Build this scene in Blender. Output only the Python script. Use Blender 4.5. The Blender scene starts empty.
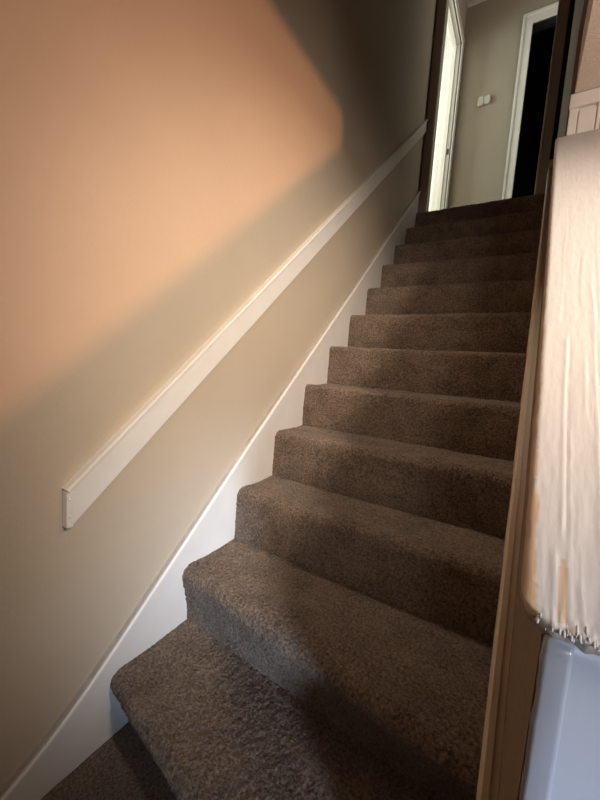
import bpy, bmesh, math, random
from mathutils import Vector, Matrix, noise
random.seed(4)
C = bpy.context.scene.collection
RUN, RISE, W = .2244, .195, .883
KX0, KX1 = .9065, .0060          # right wall face: x = KX0 - KX1*y
def xr(y): return KX0 - KX1*y

# ---------------------------------------------------------------- materials
def mat(name, col, rough=.6, bump=0, bscale=60, var=0, vscale=4, stretch=(1,1,1), spec=.4, detail=4):
    m = bpy.data.materials.new(name); m.use_nodes = True
    nt = m.node_tree; b = nt.nodes['Principled BSDF']
    b.inputs['Base Color'].default_value = (*col, 1); b.inputs['Roughness'].default_value = rough
    b.inputs['Specular IOR Level'].default_value = spec
    tc = nt.nodes.new('ShaderNodeTexCoord'); mp = nt.nodes.new('ShaderNodeMapping')
    mp.inputs['Scale'].default_value = stretch
    nt.links.new(tc.outputs['Object'], mp.inputs['Vector'])
    if bump:
        n = nt.nodes.new('ShaderNodeTexNoise'); n.inputs['Scale'].default_value = bscale; n.inputs['Detail'].default_value = detail
        bp = nt.nodes.new('ShaderNodeBump'); bp.inputs['Strength'].default_value = bump; bp.inputs['Distance'].default_value = .004
        nt.links.new(mp.outputs[0], n.inputs['Vector']); nt.links.new(n.outputs['Fac'], bp.inputs['Height'])
        nt.links.new(bp.outputs[0], b.inputs['Normal'])
    if var:
        n2 = nt.nodes.new('ShaderNodeTexNoise'); n2.inputs['Scale'].default_value = vscale; n2.inputs['Detail'].default_value = 3
        cr = nt.nodes.new('ShaderNodeValToRGB')
        cr.color_ramp.elements[0].position = .3; cr.color_ramp.elements[1].position = .7
        cr.color_ramp.elements[0].color = (*[c*(1-var) for c in col], 1)
        cr.color_ramp.elements[1].color = (*[min(1, c*(1+var)) for c in col], 1)
        nt.links.new(mp.outputs[0], n2.inputs['Vector']); nt.links.new(n2.outputs['Fac'], cr.inputs[0])
        nt.links.new(cr.outputs[0], b.inputs['Base Color'])
    return m

M_wall = mat('tan_wall_paint', (.57,.47,.36), .55, .25, 90, .03, 3)
M_hall = mat('hall_wall_paint', (.44,.37,.295), .6, .2, 90, .03, 3)
M_white = mat('white_trim_paint', (.85,.805,.75), .35, .25, 45, .03, 12)
M_skirt = mat('skirt_board_paint', (.76,.72,.68), .38, .25, 40, .03, 9)
M_post = mat('taupe_post_paint', (.46,.39,.33), .5, .15, 60)
M_tanrail = mat('cream_skirt_paint', (.64,.51,.38), .42, .4, 50, .05, 20)
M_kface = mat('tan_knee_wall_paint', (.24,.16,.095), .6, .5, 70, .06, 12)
M_dark = mat('dark_gap', (.035,.026,.018), .9)
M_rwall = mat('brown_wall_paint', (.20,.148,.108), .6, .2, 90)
M_black = mat('unlit_room_black', (.03,.028,.025), .9)  # darkness of an unlit room put into the colour
M_ceil = mat('stippled_ceiling_paint', (.72,.66,.60), .8, .9, 160, .05, 60)
M_panel = mat('grey_white_gloss_paint', (.33,.325,.345), .25, .35, 25, .03, 8, (1,1,.25), .5)
M_metal = mat('dark_strike_metal', (.05,.05,.045), .4)
M_plastic = mat('aged_white_plastic', (.62,.58,.50), .45)
M_floor = mat('room_floor_wood', (.30,.20,.12), .5, .2, 8, .2, 3, (1,8,1))

# cut pile carpet
def carpet_mat():
    m = bpy.data.materials.new('brown_cut_pile_carpet'); m.use_nodes = True
    nt = m.node_tree; b = nt.nodes['Principled BSDF']; b.inputs['Roughness'].default_value = .95
    b.inputs['Specular IOR Level'].default_value = .08
    b.inputs['Sheen Weight'].default_value = .25; b.inputs['Sheen Roughness'].default_value = .6
    tc = nt.nodes.new('ShaderNodeTexCoord')
    n = nt.nodes.new('ShaderNodeTexNoise'); n.inputs['Scale'].default_value = 150; n.inputs['Detail'].default_value = 4; n.inputs['Roughness'].default_value = .7
    n2 = nt.nodes.new('ShaderNodeTexNoise'); n2.inputs['Scale'].default_value = 14; n2.inputs['Detail'].default_value = 3
    mx = nt.nodes.new('ShaderNodeMath'); mx.operation = 'MULTIPLY_ADD'; mx.inputs[1].default_value = .22
    cr = nt.nodes.new('ShaderNodeValToRGB')
    cr.color_ramp.elements[0].position = .46; cr.color_ramp.elements[1].position = .78
    cr.color_ramp.elements[0].color = (.058,.036,.024,1); cr.color_ramp.elements[1].color = (.40,.285,.20,1)
    for a in (n, n2): nt.links.new(tc.outputs['Object'], a.inputs['Vector'])
    nt.links.new(n2.outputs['Fac'], mx.inputs[0]); nt.links.new(n.outputs['Fac'], mx.inputs[2])
    nt.links.new(mx.outputs[0], cr.inputs[0]); nt.links.new(cr.outputs[0], b.inputs['Base Color'])
    bp = nt.nodes.new('ShaderNodeBump'); bp.inputs['Strength'].default_value = 1; bp.inputs['Distance'].default_value = .012
    nt.links.new(n.outputs['Fac'], bp.inputs['Height']); nt.links.new(bp.outputs[0], b.inputs['Normal'])
    return m
M_carpet = carpet_mat()

# ---------------------------------------------------------------- helpers
def obj(name, bm, m, parent=None, smooth=False):
    me = bpy.data.meshes.new(name); bm.normal_update(); bm.to_mesh(me); bm.free()
    o = bpy.data.objects.new(name, me); C.objects.link(o)
    for mm in (m if isinstance(m, (list, tuple)) else [m]): me.materials.append(mm)
    if parent: o.parent = parent
    if smooth:
        for p in me.polygons: p.use_smooth = True
    return o
def empty(name, loc=(0,0,0)):
    o = bpy.data.objects.new(name, None); o.empty_display_size = .1; C.objects.link(o); o.location = loc; return o
def tag(o, label=None, cat=None, group=None, kind=None):
    if label: o['label'] = label
    if cat: o['category'] = cat
    if group: o['group'] = group
    if kind: o['kind'] = kind
    return o
def struct(name, bm, m, label=None, smooth=False):
    o = obj(name, bm, m, None, smooth); o['kind'] = 'structure'
    if label: o['label'] = label
    return o
def box(bm, x0, x1, y0, y1, z0, z1, bev=0):
    r = bmesh.ops.create_cube(bm, size=1)
    for v in r['verts']:
        v.co = Vector(((x0+x1)/2+v.co.x*(x1-x0), (y0+y1)/2+v.co.y*(y1-y0), (z0+z1)/2+v.co.z*(z1-z0)))
    if bev:
        es = list({e for v in r['verts'] for e in v.link_edges})
        bmesh.ops.bevel(bm, geom=es, offset=bev, segments=2, affect='EDGES', profile=.6)
    return bm
def B(*a, bev=0): return box(bmesh.new(), *a, bev=bev)
def prism(bm, pts, axis, a, b):
    """pts: 2D outline; extruded along axis from a to b. axis 'x': pts=(y,z); 'y': (x,z); 'z': (x,y)"""
    def mk(p, t):
        return {'x': (t, p[0], p[1]), 'y': (p[0], t, p[1]), 'z': (p[0], p[1], t)}[axis]
    A = [bm.verts.new(mk(p, a)) for p in pts]; D = [bm.verts.new(mk(p, b)) for p in pts]
    n = len(pts)
    f = [bm.faces.new(A), bm.faces.new(D[::-1])]
    for i in range(n): f.append(bm.faces.new((A[i], D[i], D[(i+1) % n], A[(i+1) % n])))
    bmesh.ops.recalc_face_normals(bm, faces=f)
    return bm
def prism8(bm, b, t):
    """convex hexahedron from bottom quad and top quad"""
    vb = [bm.verts.new(p) for p in b]; vt = [bm.verts.new(p) for p in t]
    f = [bm.faces.new(vb[::-1]), bm.faces.new(vt)]
    for i in range(4): f.append(bm.faces.new((vb[i], vb[(i+1)%4], vt[(i+1)%4], vt[i])))
    bmesh.ops.recalc_face_normals(bm, faces=f); return bm
def sweep(bm, path, prof, up=(0,0,1)):
    """sweep closed profile (u,v) with frame u = X axis, v = normal in the YZ plane of path"""
    rings = []
    for i, p in enumerate(path):
        p = Vector(p); t = (Vector(path[min(i+1, len(path)-1)])-Vector(path[max(i-1,0)])).normalized()
        nrm = Vector((1,0,0)).cross(t).normalized()
        rings.append([bm.verts.new(p+Vector((1,0,0))*u_+nrm*v_) for u_, v_ in prof])
    fs = []
    for a, b in zip(rings, rings[1:]):
        for j in range(len(prof)):
            fs.append(bm.faces.new((a[j], a[(j+1) % len(prof)], b[(j+1) % len(prof)], b[j])))
    fs.append(bm.faces.new(rings[0])); fs.append(bm.faces.new(rings[-1][::-1]))
    bmesh.ops.recalc_face_normals(bm, faces=fs); return bm

FLOOR, CEIL1, CEIL2, YB = -2.34, -.25, 2.425, 1.14      # lower floor, lower ceiling, upper ceiling, hall back wall
YK, YE = -2.60, -1.36                                   # knee wall foot end, knee wall top end

# ---------------------------------------------------------------- staircase
stairs = tag(empty('staircase', (0,-2.5,FLOOR)), 'steep straight staircase fully wrapped in worn brown cut pile carpet', 'staircase')
def step_lines(i):
    yn, yb = (-RUN*i, 0.), (-RUN*i-.004, 0.)
    if i == 9: yn, yb = (-2.022, .0), (-2.024, 0.)
    if i == 10: yn, yb = (-2.270, -.12), (-2.244, -.06)
    if i == 11: yn, yb = (-2.508, -.18), (-2.452, -.12)
    return yn, yb
def carpet_step(i):
    yn, yb = step_lines(i); z = -RISE*i
    if i == 0: back = (YB, 0)
    else:
        back = step_lines(i-1)[1]
    res = .0045 if i >= 8 else (.008 if i >= 5 else .012)
    x0, x1 = .012, W+.010
    R = .034 if i in (8, 9, 10, 11) else .024
    nx = int((x1-x0)/res)
    # profile as (kind, param)
    prof = []
    hr = RISE - R
    nr = max(4, int(hr/res))
    for k in range(nr): prof.append(('r', k/nr))
    na = 8
    for k in range(na+1): prof.append(('a', k/na*math.pi/2))
    L = (back[0]-yn[0]-R) if i else YB+.0-R
    res_t = res if i else .03
    nt_ = max(4, int(L/res_t))
    for k in range(1, nt_+1): prof.append(('t', k/nt_))
    bm = bmesh.new(); grid = []
    for kind, q in prof:
        row = []
        for j in range(nx+1):
            x = x0+(x1-x0)*j/nx
            n0 = yn[0]+yn[1]*x; b0 = yb[0]+yb[1]*x
            e0 = (back[0]+back[1]*x)+.004 if i else YB
            if kind == 'r':
                # riser: from foot to the rounded nosing
                s = q**1.5
                p = Vector((x, b0+(n0-b0)*s, z-RISE+hr*q)); nn = Vector((0,-1,0))
            elif kind == 'a':
                p = Vector((x, n0+R-R*math.cos(q), z-R+R*math.sin(q))); nn = Vector((0,-math.cos(q),math.sin(q)))
            else:
                y = n0+R+(e0-n0-R)*q
                p = Vector((x, y, z-.004*math.sin(q*math.pi))); nn = Vector((0,0,1))
            big = noise.noise(p*9)*.0035+noise.noise(p*26)*.001
            amp = .0022 if i >= 8 else .0014 if i >= 5 else .001
            p += nn*(big+random.uniform(-amp, amp))
            p += Vector((0, random.uniform(-.3,.3)*res, random.uniform(-.2,.2)*res))*.7
            row.append(bm.verts.new(p))
        grid.append(row)
    for a, b in zip(grid, grid[1:]):
        for j in range(nx): bm.faces.new((a[j], a[j+1], b[j+1], b[j]))
    bmesh.ops.recalc_face_normals(bm, faces=bm.faces[:])
    o = obj('carpeted_step', bm, M_carpet, stairs, True)
    o.matrix_parent_inverse = Matrix.Translation(-stairs.location)
    return o
for i in range(1, 12): carpet_step(i)
o = carpet_step(0); o.name = 'landing_edge_step'
# wooden carcass under the carpet (solid, stepped outline)
pts = [(YB, -.02)]
for i in range(0, 12):
    y = -RUN*i+.035; pts += [(y, -RISE*i-.02), (y, -RISE*(i+1)-.02)]
pts += [(YB, pts[-1][1])]
oc = obj('carcass', prism(bmesh.new(), pts[:-1]+[pts[-1]], 'x', .03, W-.01), M_floor, stairs)
oc.matrix_parent_inverse = Matrix.Translation(-stairs.location)

# ---------------------------------------------------------------- floor & shell
bm = bmesh.new(); res = .02
nx, ny = 60, 90
g = [[bm.verts.new((0+1.2*j/nx, -4.2+1.85*i/ny, FLOOR+random.uniform(-.0015,.0015))) for j in range(nx+1)] for i in range(ny+1)]
for i in range(ny):
    for j in range(nx): bm.faces.new((g[i][j], g[i][j+1], g[i+1][j+1], g[i+1][j]))
struct('floor', bm, M_carpet, 'brown carpet at the foot of the stairs', True)
struct('floor', B(0,4.2,-6.2,YE,FLOOR-.1,FLOOR-.004), M_floor)
struct('wall_left', B(-.12,0,-6.2,.043,FLOOR-.1,CEIL2+.1), M_wall, 'tan painted wall running up beside the stairs')
struct('wall_behind', B(-.12,4.3,-6.3,-6.2,FLOOR-.1,CEIL1+.2), M_wall)
struct('wall_front', B(xr(YE)+.10,4.3,YE+.02,YE+.12,FLOOR-.1,CEIL1+.02), M_wall)
# right room: window wall with two openings
bm = bmesh.new()
for (a,b,c,d) in ((-6.2,-5.3,FLOOR,CEIL1),(-4.0,YE,FLOOR,-1.75),(-5.3,-4.0,FLOOR,-1.9),(-4.0,-2.7,-1.75,CEIL1),(-1.75,YE,-1.75,CEIL1),(-5.3,-4.0,-.45,CEIL1)):
    box(bm, 4.1,4.2,a,b,c,d)
struct('wall_right_room', bm, M_wall)
struct('ceiling_lower', prism(bmesh.new(), [(xr(-6.3)+.0,-6.3),(4.3,-6.3),(4.3,YE+.1),(xr(YE)+.012,YE+.1),], 'z', CEIL1, -.02), M_ceil, 'pale stippled ceiling of the side room')
struct('ceiling_entry', B(0,xr(-6)+.0,-6.2,-2.95,CEIL1,-.02), M_ceil)
# upper right wall above the side room ceiling (in the stairwell)
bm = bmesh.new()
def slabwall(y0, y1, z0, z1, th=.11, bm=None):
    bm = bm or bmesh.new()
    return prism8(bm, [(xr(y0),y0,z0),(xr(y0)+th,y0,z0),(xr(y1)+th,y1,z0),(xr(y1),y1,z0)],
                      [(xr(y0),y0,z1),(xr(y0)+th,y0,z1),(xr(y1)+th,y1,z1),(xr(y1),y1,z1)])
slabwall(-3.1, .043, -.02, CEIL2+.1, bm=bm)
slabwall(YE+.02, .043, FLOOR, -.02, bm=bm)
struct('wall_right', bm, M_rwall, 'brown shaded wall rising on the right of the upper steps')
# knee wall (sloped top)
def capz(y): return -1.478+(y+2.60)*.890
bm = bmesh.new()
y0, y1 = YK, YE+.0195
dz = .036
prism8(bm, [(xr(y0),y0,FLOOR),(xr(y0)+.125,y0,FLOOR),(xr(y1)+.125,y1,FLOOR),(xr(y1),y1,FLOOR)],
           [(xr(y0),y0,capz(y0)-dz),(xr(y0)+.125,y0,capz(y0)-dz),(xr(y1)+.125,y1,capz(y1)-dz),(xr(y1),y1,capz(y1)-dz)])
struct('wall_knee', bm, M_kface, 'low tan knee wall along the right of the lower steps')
# stairwell front wall and upper ceiling
struct('wall_stairwell', B(-.02,1.05,-3.06,-2.95,-.02,CEIL2+.1), M_wall)
struct('ceiling', B(-.12,1.3,-3.05,YB+.1,CEIL2,CEIL2+.1), M_ceil, 'ceiling over the stair top and hallway')

# ---------------------------------------------------------------- hallway at the top
DX0, DX1, DH = .607, 1.25, 2.005
bm = bmesh.new()
box(bm, -.12,DX0-.006,YB,YB+.1,0,CEIL2+.02); box(bm, DX0-.006,DX1+.006,YB,YB+.1,DH+.006,CEIL2+.02); box(bm, DX1+.006,1.6,YB,YB+.1,0,CEIL2+.02)
struct('wall_back', bm, M_hall, 'grey tan hallway wall facing the top of the stairs')
struct('floor_landing', B(.9,1.6,.07,YB,-.06,-.003), M_carpet)
bm = bmesh.new()                                 # hall left wall with door opening
LY0, LY1, LH = .30, 1.03, 1.99
box(bm, -.12,0,.053,LY0-.006,0,CEIL2+.02); box(bm, -.12,0,LY1+.006,YB,0,CEIL2+.02); box(bm, -.12,0,LY0-.006,LY1+.006,LH+.006,CEIL2+.02)
struct('wall_hall_left', bm, M_hall)
struct('wall_hall_right', B(1.6,1.7,.0,YB+.1,0,CEIL2+.02), M_hall)
# dark gaps behind the grooves at the head of the stairs
struct('trim_groove_left', B(-.11,-.012,.040,.056,0,CEIL2), M_dark)
bm = bmesh.new(); box(bm, .868,1.7,.085,.10,0,CEIL2)
struct('trim_groove_right', bm, M_dark)

# posts of the cased opening
def post(x0, x1, edge_x, zbot, label, sgn):
    t = tag(empty('door_post', ((x0+x1)/2, .085, zbot)), label, 'door post', 'posts of the cased opening at the stair head')
    a = obj('board', B(x0,x1,.058,.125,zbot,CEIL2-.002,bev=.003), M_post, t)
    b_ = obj('bead', B(min(edge_x,edge_x+sgn*.012),max(edge_x,edge_x+sgn*.012),.050,.125,zbot,CEIL2-.002,bev=.003), mat('bead_paint',(.60,.56,.48),.4), t)
    for q in (a, b_): q.matrix_parent_inverse = Matrix.Translation(-t.location)
    return t
post(.004,.066,.066,.004,'taupe painted post at the left of the stair head beside the bright doorway',1)
post(.825,.878,.813,.004,'taupe painted post at the right of the stair head beside the dark doorway',1)
# cased door, left wall
def casing_piece(bm, axis, a0, a1, b0, b1, c0, c1): box(bm, a0,a1,b0,b1,c0,c1,bev=.002)
d1 = tag(empty('door_1', (0,(LY0+LY1)/2,0)), 'bright white cased doorway in the left hallway wall', None, None, 'structure')
def child(name, bm, m, t, label=None, smooth=False):
    o = obj(name, bm, m, t, smooth); o.matrix_parent_inverse = Matrix.Translation(-t.location)
    if label: o['label'] = label
    return o
def mitre_casing(inner, outer, h_in, h_out, wall, depth, plane):
    """three sided casing; outer band thick, inner bead; returns bmesh. plane 'x' -> lies on x=wall going +x; 'y' -> on y=wall going -y"""
    bm = bmesh.new()
    (i0, i1), (o0, o1) = inner, outer
    layers = [(0, 1, depth*.55), (0, .22, depth), (.78, 1, depth*.85)]     # from inner(0) to outer(1)
    for f0, f1, d in layers:
        def L(f): return (i0+(o0-i0)*f, i1+(o1-i1)*f, h_in+(h_out-h_in)*f)
        a = L(f0); b = L(f1)
        polys = [[(a[0],0.004),(a[0],a[2]),(b[0],b[2]),(b[0],.004)], [(a[1],.004),(b[1],.004),(b[1],b[2]),(a[1],a[2])],
                 [(a[0],a[2]),(a[1],a[2]),(b[1],b[2]),(b[0],b[2])]]
        for P in polys:
            if plane == 'x': prism(bm, P, 'x', wall, wall+d)
            else: prism(bm, P, 'y', wall, wall-d)
    return bm
child('casing', mitre_casing((LY0,LY1),(LY0-.085,LY1+.088),LH,LH+.088,0,.020,'x'), M_white, d1)
bm = bmesh.new(); box(bm, -.125,0,LY1-.0,LY1+.006,0,LH); box(bm,-.125,0,LY0-.006,LY0,0,LH); box(bm,-.125,0,LY0,LY1,LH,LH+.006)
box(bm, -.075,-.035,LY1-.014,LY1,0,LH-.014); box(bm,-.075,-.035,LY0,LY0+.014,0,LH-.014); box(bm,-.075,-.035,LY0,LY1,LH-.014,LH)
child('door_jamb', bm, M_white, d1)
child('threshold', B(-.12,-.001,LY0,LY1,-.02,-.001), M_floor, d1)
child('strike_plate', B(-.028,-.006,LY1-.0025,LY1+.0,.955,1.01,bev=.0008), M_metal, d1, 'small dark strike plate')
# side room lit by daylight behind that doorway
bm = bmesh.new()
for bb in ((-2.0,-.12,-.6,-.5,0,CEIL2),(-2.0,-.12,1.7,1.8,0,CEIL2),(-2.1,-2.0,-.6,1.8,0,CEIL2)): box(bm, *bb)
struct('wall_left_room', bm, M_white)
struct('floor_left_room', B(-2.0,-.12,-.5,1.7,-.1,-.004), M_floor)
struct('ceiling_left_room', B(-2.1,-.12,-.6,1.8,CEIL2,CEIL2+.1), M_white)
# dark doorway, back wall
d2 = tag(empty('door_2', ((DX0+DX1)/2,YB,0)), 'dark open doorway with white casing in the hallway back wall', None, None, 'structure')
child('casing', mitre_casing((DX0,DX1),(DX0-.085,DX1+.085),DH,DH+.105,YB,.020,'y'), M_white, d2)
bm = bmesh.new(); box(bm, DX0-.006,DX0,YB,YB+.105,0,DH); box(bm, DX1,DX1+.006,YB,YB+.105,0,DH); box(bm, DX0,DX1,YB,YB+.105,DH,DH+.006)
child('door_jamb', bm, M_black, d2)  # jamb coloured near-black to carry the doorway's darkness
bm = bmesh.new()
for bb in ((DX0-.4,DX0-.3,YB+.1,YB+1.6,-.1,2.5),(DX1+.3,DX1+.4,YB+.1,YB+1.6,-.1,2.5),(DX0-.4,DX1+.4,YB+1.5,YB+1.6,-.1,2.5),
           (DX0-.4,DX1+.4,YB+.1,YB+1.6,2.4,2.5),(DX0-.4,DX1+.4,YB+.1,YB+1.6,-.1,-.01)): box(bm, *bb)
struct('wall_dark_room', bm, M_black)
# baseboard and ceiling trim in the hall
struct('baseboard_back', B(.022,DX0-.09,YB-.014,YB,0,.12,bev=.002), M_white)
struct('trim_crown', B(.0,1.6,YB-.03,YB,CEIL2-.035,CEIL2,bev=.004), M_white)

# thermostat: twin-lobed pale unit
th = tag(empty('thermostat', (.262,YB,1.445)), 'small pale twin-lobed thermostat on the hallway back wall', 'thermostat')
def lobe(cx, w, h, d):
    bm = bmesh.new(); n = 28; r0 = []
    for z_, s in ((0,1.0),(d*.7,1.0),(d,.86)):
        ring = []
        for k in range(n):
            a = 2*math.pi*k/n; c, s_ = math.cos(a), math.sin(a)
            ring.append(bm.verts.new((cx+math.copysign(abs(c)**.5,c)*w/2*s, YB-z_, 1.445+math.copysign(abs(s_)**.5,s_)*h/2*s)))
        r0.append(ring)
    for a, b in zip(r0, r0[1:]):
        for k in range(n): bm.faces.new((a[k],a[(k+1)%n],b[(k+1)%n],b[k]))
    bm.faces.new(r0[-1]); bm.faces.new(r0[0][::-1]); bmesh.ops.recalc_face_normals(bm, faces=bm.faces[:])
    return bm
child('backplate', lobe(.262,.10,.066,.02), M_plastic, th)
child('dial_cover', lobe(.232,.056,.088,.028), M_plastic, th)
child('sensor_cover', lobe(.290,.054,.078,.026), M_plastic, th)

# ---------------------------------------------------------------- left skirt board (stringer)
tops = [(-2.95,-2.300),(-2.90,-2.295),(-2.85,-2.284),(-2.80,-2.268),(-2.755,-2.249),(-2.71,-2.226),(-2.672,-2.204),(-2.62,-2.168),(-2.572,-2.130),(-2.53,-2.094)]
pth = tops+[(-2.486,-2.056),(-2.38,-1.960),(-2.281,-1.871),(-1.963,-1.584),(-1.2,-.915),(-.6,-.385),(.041,.182)]
outl = [(y, z) for y, z in pth] + [(.041,-.3),(-2.3,-2.5),(-2.95,-2.5)]
bm = bmesh.new(); prism(bm, outl, 'x', 0, .014)
struct('baseboard_left', bm, M_skirt, 'white painted skirt board stepping up the left wall')
bm = bmesh.new()
sweep(bm, [(0,y,z) for y, z in pth], [(0,0),(.019,-.0),(.0225,-.004),(.0225,-.010),(.016,-.014),(.014,-.018),(0,-.018)])
struct('trim_left', bm, M_white, 'rounded bead along the top of the left skirt board')

# ---------------------------------------------------------------- handrail board on left wall
hb = tag(empty('wall_rail_board', (0,-2.62,-1.64)), 'long white painted rail board fixed diagonally on the left wall', 'handrail board')
bm = bmesh.new()
def rz(y): return .868*y+.688
Y0, Y1 = -2.618, .040
prism(bm, [(Y0,rz(Y0)-.012),(Y1,rz(Y1)-.012),(Y1,rz(Y1)-.098),(Y0+.008,rz(Y0)-.098),(Y0,rz(Y0)-.088)], 'x', 0, .019)
bmesh.ops.bevel(bm, geom=bm.edges[:], offset=.002, segments=2, affect='EDGES')
child('board', bm, M_white, hb)
bm = bmesh.new(); sweep(bm, [(0,Y0-.004,rz(Y0)-.004),(0,Y1,rz(Y1))], [(0,0),(.022,0),(.0265,-.0035),(.0265,-.008),(.022,-.0115),(0,-.0115)])
child('bead', bm, M_white, hb)
bm = bmesh.new()
box(bm, 0,.021,Y0-.003,Y0+.012,rz(Y0)-.098,rz(Y0)-.010,bev=.003)
for zz in (-.03,-.07):
    bmesh.ops.create_icosphere(bm, subdivisions=2, radius=.0035, matrix=Matrix.Translation((.021,Y0+.004,rz(Y0)+zz)))
child('end_block', bm, M_white, hb, 'rough painted end of the rail board')

# ---------------------------------------------------------------- right skirt board with rail
bm = bmesh.new()
def nz(y, h): return .869*y+h
sk = [(y, nz(y,.125)) for y in (-2.62,-2.0,-1.4,-.8,-.2,.04)]
vs0 = []; vs1 = []
outl = [(-2.62,-2.36)]+sk+[(.04,-.25)]
def prism_rw(bm, pts, d0, d1):
    A = [bm.verts.new((xr(y)-d0, y, z)) for y, z in pts]; D = [bm.verts.new((xr(y)-d1, y, z)) for y, z in pts]
    f = [bm.faces.new(A), bm.faces.new(D[::-1])]; n = len(pts)
    for i in range(n): f.append(bm.faces.new((A[i],D[i],D[(i+1)%n],A[(i+1)%n])))
    bmesh.ops.recalc_face_normals(bm, faces=f)
prism_rw(bm, outl, 0, .028)
struct('baseboard_right', bm, M_tanrail, 'narrow cream skirt board along the right edge of the steps')
bm = bmesh.new()
n_ = 60; path = []
for k in range(n_+1):
    y = -2.625+(2.665)*k/n_
    path.append((xr(y)+noise.noise(Vector((y*9,3,1)))*.0012, y, nz(y,.125)+noise.noise(Vector((y*7,0,0)))*.0015))
sweep(bm, path, [(-.0005,.006),(-.013,.006),(-.0135,.010),(-.024,.010),(-.029,.006),(-.0305,-.003),(-.028,-.012),(-.0005,-.012)])
struct('trim_right', bm, M_tanrail, 'worn cream rail capping the right skirt board')
# landing corner board below the right groove
struct('trim_corner', B(.876,.9055,.044,.085,-.02,.225), M_tanrail)

# ---------------------------------------------------------------- sloped cap of the knee wall
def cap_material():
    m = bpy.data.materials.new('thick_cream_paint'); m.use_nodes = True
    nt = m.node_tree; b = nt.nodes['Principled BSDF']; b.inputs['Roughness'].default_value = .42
    at = nt.nodes.new('ShaderNodeAttribute'); at.attribute_name = 'bare_and_shade'
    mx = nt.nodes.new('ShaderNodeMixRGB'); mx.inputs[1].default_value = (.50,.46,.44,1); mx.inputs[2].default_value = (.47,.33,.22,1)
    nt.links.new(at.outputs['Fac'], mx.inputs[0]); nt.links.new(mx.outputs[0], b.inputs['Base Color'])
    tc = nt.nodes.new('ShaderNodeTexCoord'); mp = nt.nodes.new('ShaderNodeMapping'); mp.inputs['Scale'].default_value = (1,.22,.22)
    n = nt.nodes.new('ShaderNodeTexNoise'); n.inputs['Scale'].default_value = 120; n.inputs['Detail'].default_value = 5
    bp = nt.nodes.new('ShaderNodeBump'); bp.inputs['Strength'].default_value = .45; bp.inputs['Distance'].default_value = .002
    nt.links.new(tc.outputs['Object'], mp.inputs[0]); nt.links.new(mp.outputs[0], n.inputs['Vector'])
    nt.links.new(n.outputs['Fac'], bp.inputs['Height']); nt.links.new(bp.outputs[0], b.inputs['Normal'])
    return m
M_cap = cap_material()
cap = empty('knee_wall_cap', (.97, YK, capz(YK)))
tag(cap, 'broad sloping wooden cap of the knee wall under thick dripped cream paint', 'wall cap')
SL = Vector((0, 1.24, 1.24*.890)); SLEN = SL.length; T = SL.normalized(); N = Vector((1,0,0)).cross(T).normalized()
P0 = Vector((0, -2.622, capz(-2.622)))
CW = .165
cracks = [(.030,.10,.47,.0016,.0022),(.066,.02,.62,.0014,.0020),(.048,.55,.75,-.0010,.003),(.085,.22,.95,.0012,.0026),(.105,.0,.40,.0016,.0022),(.075,.5,.9,-.0008,.002),(.022,.5,1.0,.0007,.002),(.055,.28,.42,.0012,.0018)]
runs = [(.026,.012,.085,.0026,.0030),(.0335,.0,.03,.003,.002),(.050,.004,.060,.0022,.0025),(.064,.0,.05,.0020,.0022),(.083,.0,.07,.0024,.0028),(.1,.0,.045,.002,.0025),(.118,.0,.08,.0022,.0025),(.040,.16,.26,.0020,.0016)]
def capx(s, a):      # left edge moves slightly with distance
    return .9005-.0135*(s/SLEN)+a
def hgt(a, s):
    h = noise.noise(Vector((a*60, s*8, 2)))*.00035+noise.noise(Vector((a*160, s*30, 5)))*.0003
    for (a0,s0,s1,am,w) in cracks:
        if s0-.02 < s < s1+.02:
            f = min(1, max(0,(s-s0)/.03+.3), max(0,(s1-s)/.03+.3)); wob = a0+noise.noise(Vector((s*5,a0*90,0)))*.006+s*.012
            d = (a-wob)/w; h += .5*(am*math.exp(-d*d)*f - am*.9*math.exp(-(d-1.6)**2*1.5)*f)
    for (a0,s0,s1,am,w) in runs:
        if s < s1+.01:
            f = min(1, max(0,(s1-s)/.012)); d = (a-a0-noise.noise(Vector((s*30,a0*50,1)))*.0015)/w; h += .3*am*math.exp(-d*d)*f
    e = max(0, 1-s/.022); h += e*abs(noise.noise(Vector((a*170, s*60, 9))))*.006
    return h
def bare_and_shade(a, s):  # peeled bare patches, plus shade of the rounded left side painted in tan
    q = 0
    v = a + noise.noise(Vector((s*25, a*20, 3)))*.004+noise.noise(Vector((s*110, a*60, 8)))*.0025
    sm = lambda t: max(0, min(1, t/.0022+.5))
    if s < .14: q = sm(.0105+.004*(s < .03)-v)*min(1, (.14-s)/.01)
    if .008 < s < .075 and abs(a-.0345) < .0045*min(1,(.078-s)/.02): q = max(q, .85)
    if s >= .11 and v < .003+.004*max(0,1-s/.6): q = max(q, .85)  # shade along the upper left edge, painted tan
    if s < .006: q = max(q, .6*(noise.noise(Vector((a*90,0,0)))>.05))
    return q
bm = bmesh.new()
lay = bm.verts.layers.float.new('bare_and_shade')
TH = .030; RC = .034      # plan corner radius
us = [0, .001, .0022]+[.004+.0021*k for k in range(int((CW-.004)/.0021))]+[CW]
ss = [.0018*k for k in range(60)]; s = ss[-1]
while s < SLEN-.008: s += .0018+min(.008, (s-.1)*.02+.001); ss.append(min(s, SLEN))
if ss[-1] < SLEN: ss.append(SLEN)
def s_start(a):
    if a < RC: return RC-math.sqrt(max(0, RC*RC-(RC-a)**2))
    return 0.
def wobble(a): return noise.noise(Vector((a*120,1,7)))*.0022+noise.noise(Vector((a*45,4,7)))*.002
rows = []
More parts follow.
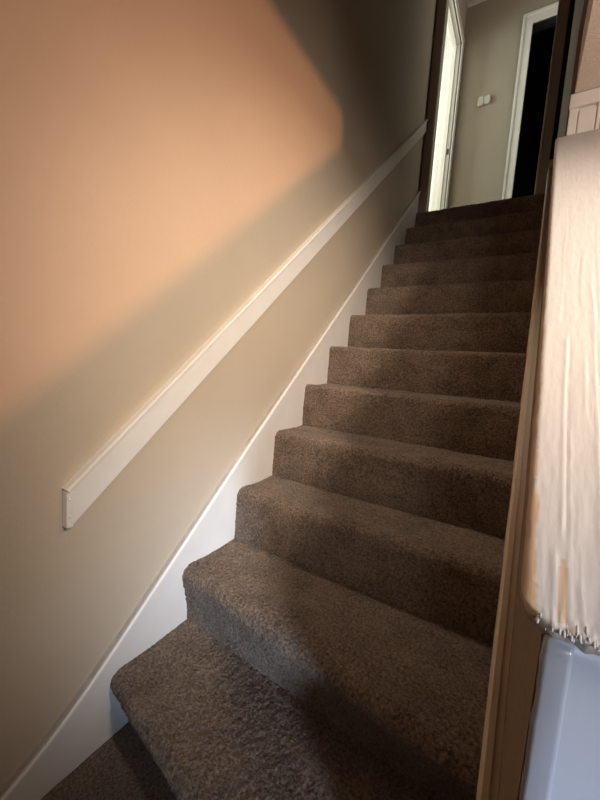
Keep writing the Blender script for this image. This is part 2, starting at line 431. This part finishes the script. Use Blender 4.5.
for a in us:
    st = s_start(a)+ (wobble(a) if a > .003 else 0)
    row = []
    for s in ss:
        s_ = st+(SLEN-st)*(s/SLEN)
        # rounded long edge
        rr = .009
        drop = 0
        if a < rr: drop = rr-math.sqrt(max(0, rr*rr-(rr-a)**2))
        es = s_-st
        if es < .006: drop = max(drop, .006-math.sqrt(max(0,.006**2-(.006-es)**2)))
        p = P0+T*s_+N*(hgt(a, s_)*(1 if drop < .003 else .5)-drop); p.x = capx(s_, a)+(noise.noise(Vector((s_*35,0,2)))*.0012 if a < .004 else 0)
        v = bm.verts.new(p); v[lay] = bare_and_shade(a, es if a > RC else max(es, 0)); row.append(v)
    rows.append(row)
fs = []
for a, b in zip(rows, rows[1:]):
    for j in range(len(ss)-1): fs.append(bm.faces.new((a[j], a[j+1], b[j+1], b[j])))
# side, end and underside
loop = [r[0] for r in reversed(rows)] + rows[0][1:] + [r[-1] for r in rows[1:]] + list(reversed(rows[-1][1:-1]))
prev = loop
for k, dn in enumerate((.012, TH)):
    low = []
    for v in loop:
        base = v.co - N*0
        # flatten to the plane of the underside
        off = (base-P0).dot(N)
        q = base-N*(off+dn)
        if k == 1: q += Vector((.001,0,0))
        nv = bm.verts.new(q+Vector((noise.noise(base*60)*.0012, noise.noise(base*80+Vector((3,3,3)))*.001, 0))); 
        nv[lay] = 1.0 if (v in rows[0] or v[lay] > .5) else (.25 if random.random() > .6 else .0)  # long side all tan: its shade is put into the colour
        low.append(nv)
    for j in range(len(loop)):
        fs.append(bm.faces.new((prev[j], prev[(j+1) % len(loop)], low[(j+1) % len(loop)], low[j])))
    prev = low
fs.append(bm.faces.new(prev))
bmesh.ops.recalc_face_normals(bm, faces=fs)
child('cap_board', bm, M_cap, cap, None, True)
# paint drips hanging at the lower end
drips = []
bm = bmesh.new(); lay = bm.verts.layers.float.new('bare_and_shade')
for k in range(150):
    a = random.uniform(.014, .158); st = s_start(a)
    s0 = st+random.uniform(-.001,.004) if k > 45 else st+random.uniform(.001,.012)
    p = P0+T*s0+N*(random.uniform(-.009,.0015) if k > 45 else random.uniform(-.001,.0012)); p.x = capx(0, a)
    r = random.uniform(.0007,.0019)
    L = random.uniform(1.,3.6)
    mtx = Matrix.Translation(p) @ T.to_track_quat('Z','Y').to_matrix().to_4x4() @ Matrix.Diagonal((r*.8, r*.8, r*L, 1))
    bmesh.ops.create_icosphere(bm, subdivisions=2, radius=1, matrix=mtx)
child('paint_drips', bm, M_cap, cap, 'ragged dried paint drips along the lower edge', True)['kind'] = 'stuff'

# end board of the knee wall (grey white gloss), with a rounded vertical step
pz = capz(YK)-.035
xk = xr(YK)
prof = [(xk+.001,YK),(xk+.001,YK-.012)]
for k in range(5): 
    a = math.pi/2*k/4; prof.append((xk+.022+.004*math.sin(a), YK-.016+.004*(1-math.cos(a))))
prof = [(xk+.001,YK),(xk+.001,YK-.0125),(xk+.006,YK-.0140)]+[(xk+.020+.005*math.sin(math.pi/2*k/6), YK-.009-.005*math.cos(math.pi/2*k/6)) for k in range(7)]+[(xk+.0255,YK-.008),(xk+.14,YK-.008),(xk+.14,YK)]
bm = bmesh.new()
nzv = 60; rings = []
for k in range(nzv+1):
    z = FLOOR+(pz-FLOOR)*k/nzv
    rings.append([bm.verts.new((x+(noise.noise(Vector((z*40,0,0)))*.0018 if i < 2 else 0), y, z)) for i, (x, y) in enumerate(prof)])
fs = []
for a, b in zip(rings, rings[1:]):
    for j in range(len(prof)): fs.append(bm.faces.new((a[j],a[(j+1)%len(prof)],b[(j+1)%len(prof)],b[j])))
fs += [bm.faces.new(rings[0]), bm.faces.new(rings[-1][::-1])]
bmesh.ops.recalc_face_normals(bm, faces=fs)
struct('trim_end', bm, M_panel, 'grey white gloss board closing the end of the knee wall', True)

# ---------------------------------------------------------------- panelled white frieze where the cap meets the ceiling
fr = tag(empty('panelled_frieze', (1.1,YE,-.4)), 'small white panelled frieze above the top of the sloping cap', 'wall panelling')
fx, f1 = .919, 1.60
bm = B(fx,f1,YE,YE+.019,-.405,CEIL1-.001)
child('backing', bm, M_white, fr)
child('top_band', B(fx-.003,f1,YE-.014,YE+.0,-.298,CEIL1-.002,bev=.002), M_white, fr)
k = 0; x = fx
while x < f1-.05:
    child('panel', B(x+.028,x+.080,YE-.006,YE,-.40,-.306,bev=.004), M_white, fr)
    child('stile', B(x,x+.024,YE-.010,YE,-.40,-.299,bev=.002), M_white, fr)
    child('stile', B(x+.0805,x+.0905,YE-.010,YE,-.40,-.299,bev=.002), M_white, fr)
    x += .097

# ---------------------------------------------------------------- lights
def area(name, loc, target, sx, sy, power, col, spread=180):
    l = bpy.data.lights.new(name, 'AREA'); l.shape = 'RECTANGLE'; l.size = sx; l.size_y = sy
    l.energy = power; l.color = col; l.spread = math.radians(spread)
    o = bpy.data.objects.new(name, l); C.objects.link(o); o.location = loc
    o.rotation_euler = (Vector(target)-Vector(loc)).to_track_quat('-Z','Y').to_euler(); return o
def spot(name, loc, target, power, col, angle, blend, rad):
    l = bpy.data.lights.new(name, 'SPOT'); l.energy = power; l.color = col; l.spot_size = math.radians(angle); l.spot_blend = blend
    l.shadow_soft_size = rad
    o = bpy.data.objects.new(name, l); C.objects.link(o); o.location = loc
    o.rotation_euler = (Vector(target)-Vector(loc)).to_track_quat('-Z','Y').to_euler(); return o
spot('warm_lamp_light', (3.7,-1.42,-.88), (0,-1.80,-.98), 185, (1,.40,.17), 42, 1, .10)
spot('cool_window_light', (3.55,-4.45,-1.2), (.15,-2.08,-1.95), 450, (.60,.76,1), 15, 1, .24)
spot('ceiling_lamp_light', (1.90,-2.90,-.34), (.10,-1.60,-1.45), 125, (1,.86,.71), 66, 1, .12)
spot('entry_fill_light', (1.9,-5.6,-.85), (.1,-1.35,-1.1), 85, (1,.86,.72), 32, 1, .35)  # unseen fill from the entry side, added for risers and upper wall
pl = bpy.data.lights.new('side_room_fill_light', 'POINT'); pl.energy = 7; pl.color = (1,.9,.8); pl.shadow_soft_size = .15  # added fill without a fixture, brightens frieze and side room ceiling
po = bpy.data.objects.new('side_room_fill_light', pl); C.objects.link(po); po.location = (1.55,-2.0,-.47)
spot('stairwell_fill_light', (.42,-1.60,2.36), (.40,-1.58,-1.6), 95, (1,.84,.67), 24, 1, .10)  # invented overhead fill that brightens the middle treads
area('hall_fill_light', (1.55,.60,1.5), (0,.75,1.3), .8, 1.2, 2.6, (1,.96,.88), 150)  # fill added to light the hallway casing, no window stands here
area('left_room_window_light', (-1.9,.5,1.4), (.5,.8,1.2), 1.0, 1.4, 44, (.86,1,.93))
w = bpy.data.worlds.new('world'); bpy.context.scene.world = w; w.use_nodes = True
w.node_tree.nodes['Background'].inputs[0].default_value = (.9,.95,1,1); w.node_tree.nodes['Background'].inputs[1].default_value = .15

# ---------------------------------------------------------------- camera
cam = bpy.data.cameras.new('camera'); co = bpy.data.objects.new('camera', cam); C.objects.link(co)
yaw, pitch, roll, F = .5474, -.1064, .0662, 355.9639
cy, sy = math.cos(yaw), math.sin(yaw)
f = Vector((-sy*math.cos(pitch), cy*math.cos(pitch), math.sin(pitch))); r = Vector((cy, sy, 0)); u = r.cross(f)
r2 = r*math.cos(roll)+u*math.sin(roll); u2 = -r*math.sin(roll)+u*math.cos(roll)
co.matrix_world = Matrix(((r2.x,u2.x,-f.x,.8744),(r2.y,u2.y,-f.y,-3.0214),(r2.z,u2.z,-f.z,-1.2617),(0,0,0,1)))
cam.sensor_fit = 'VERTICAL'; cam.sensor_height = 36; cam.lens = F/800*36; cam.clip_start = .01
sc = bpy.context.scene; sc.camera = co
sc.view_settings.view_transform = 'Standard'; sc.view_settings.look = 'None'; sc.view_settings.gamma = 1
sc.view_settings.use_curve_mapping = False; sc.view_settings.exposure = .68
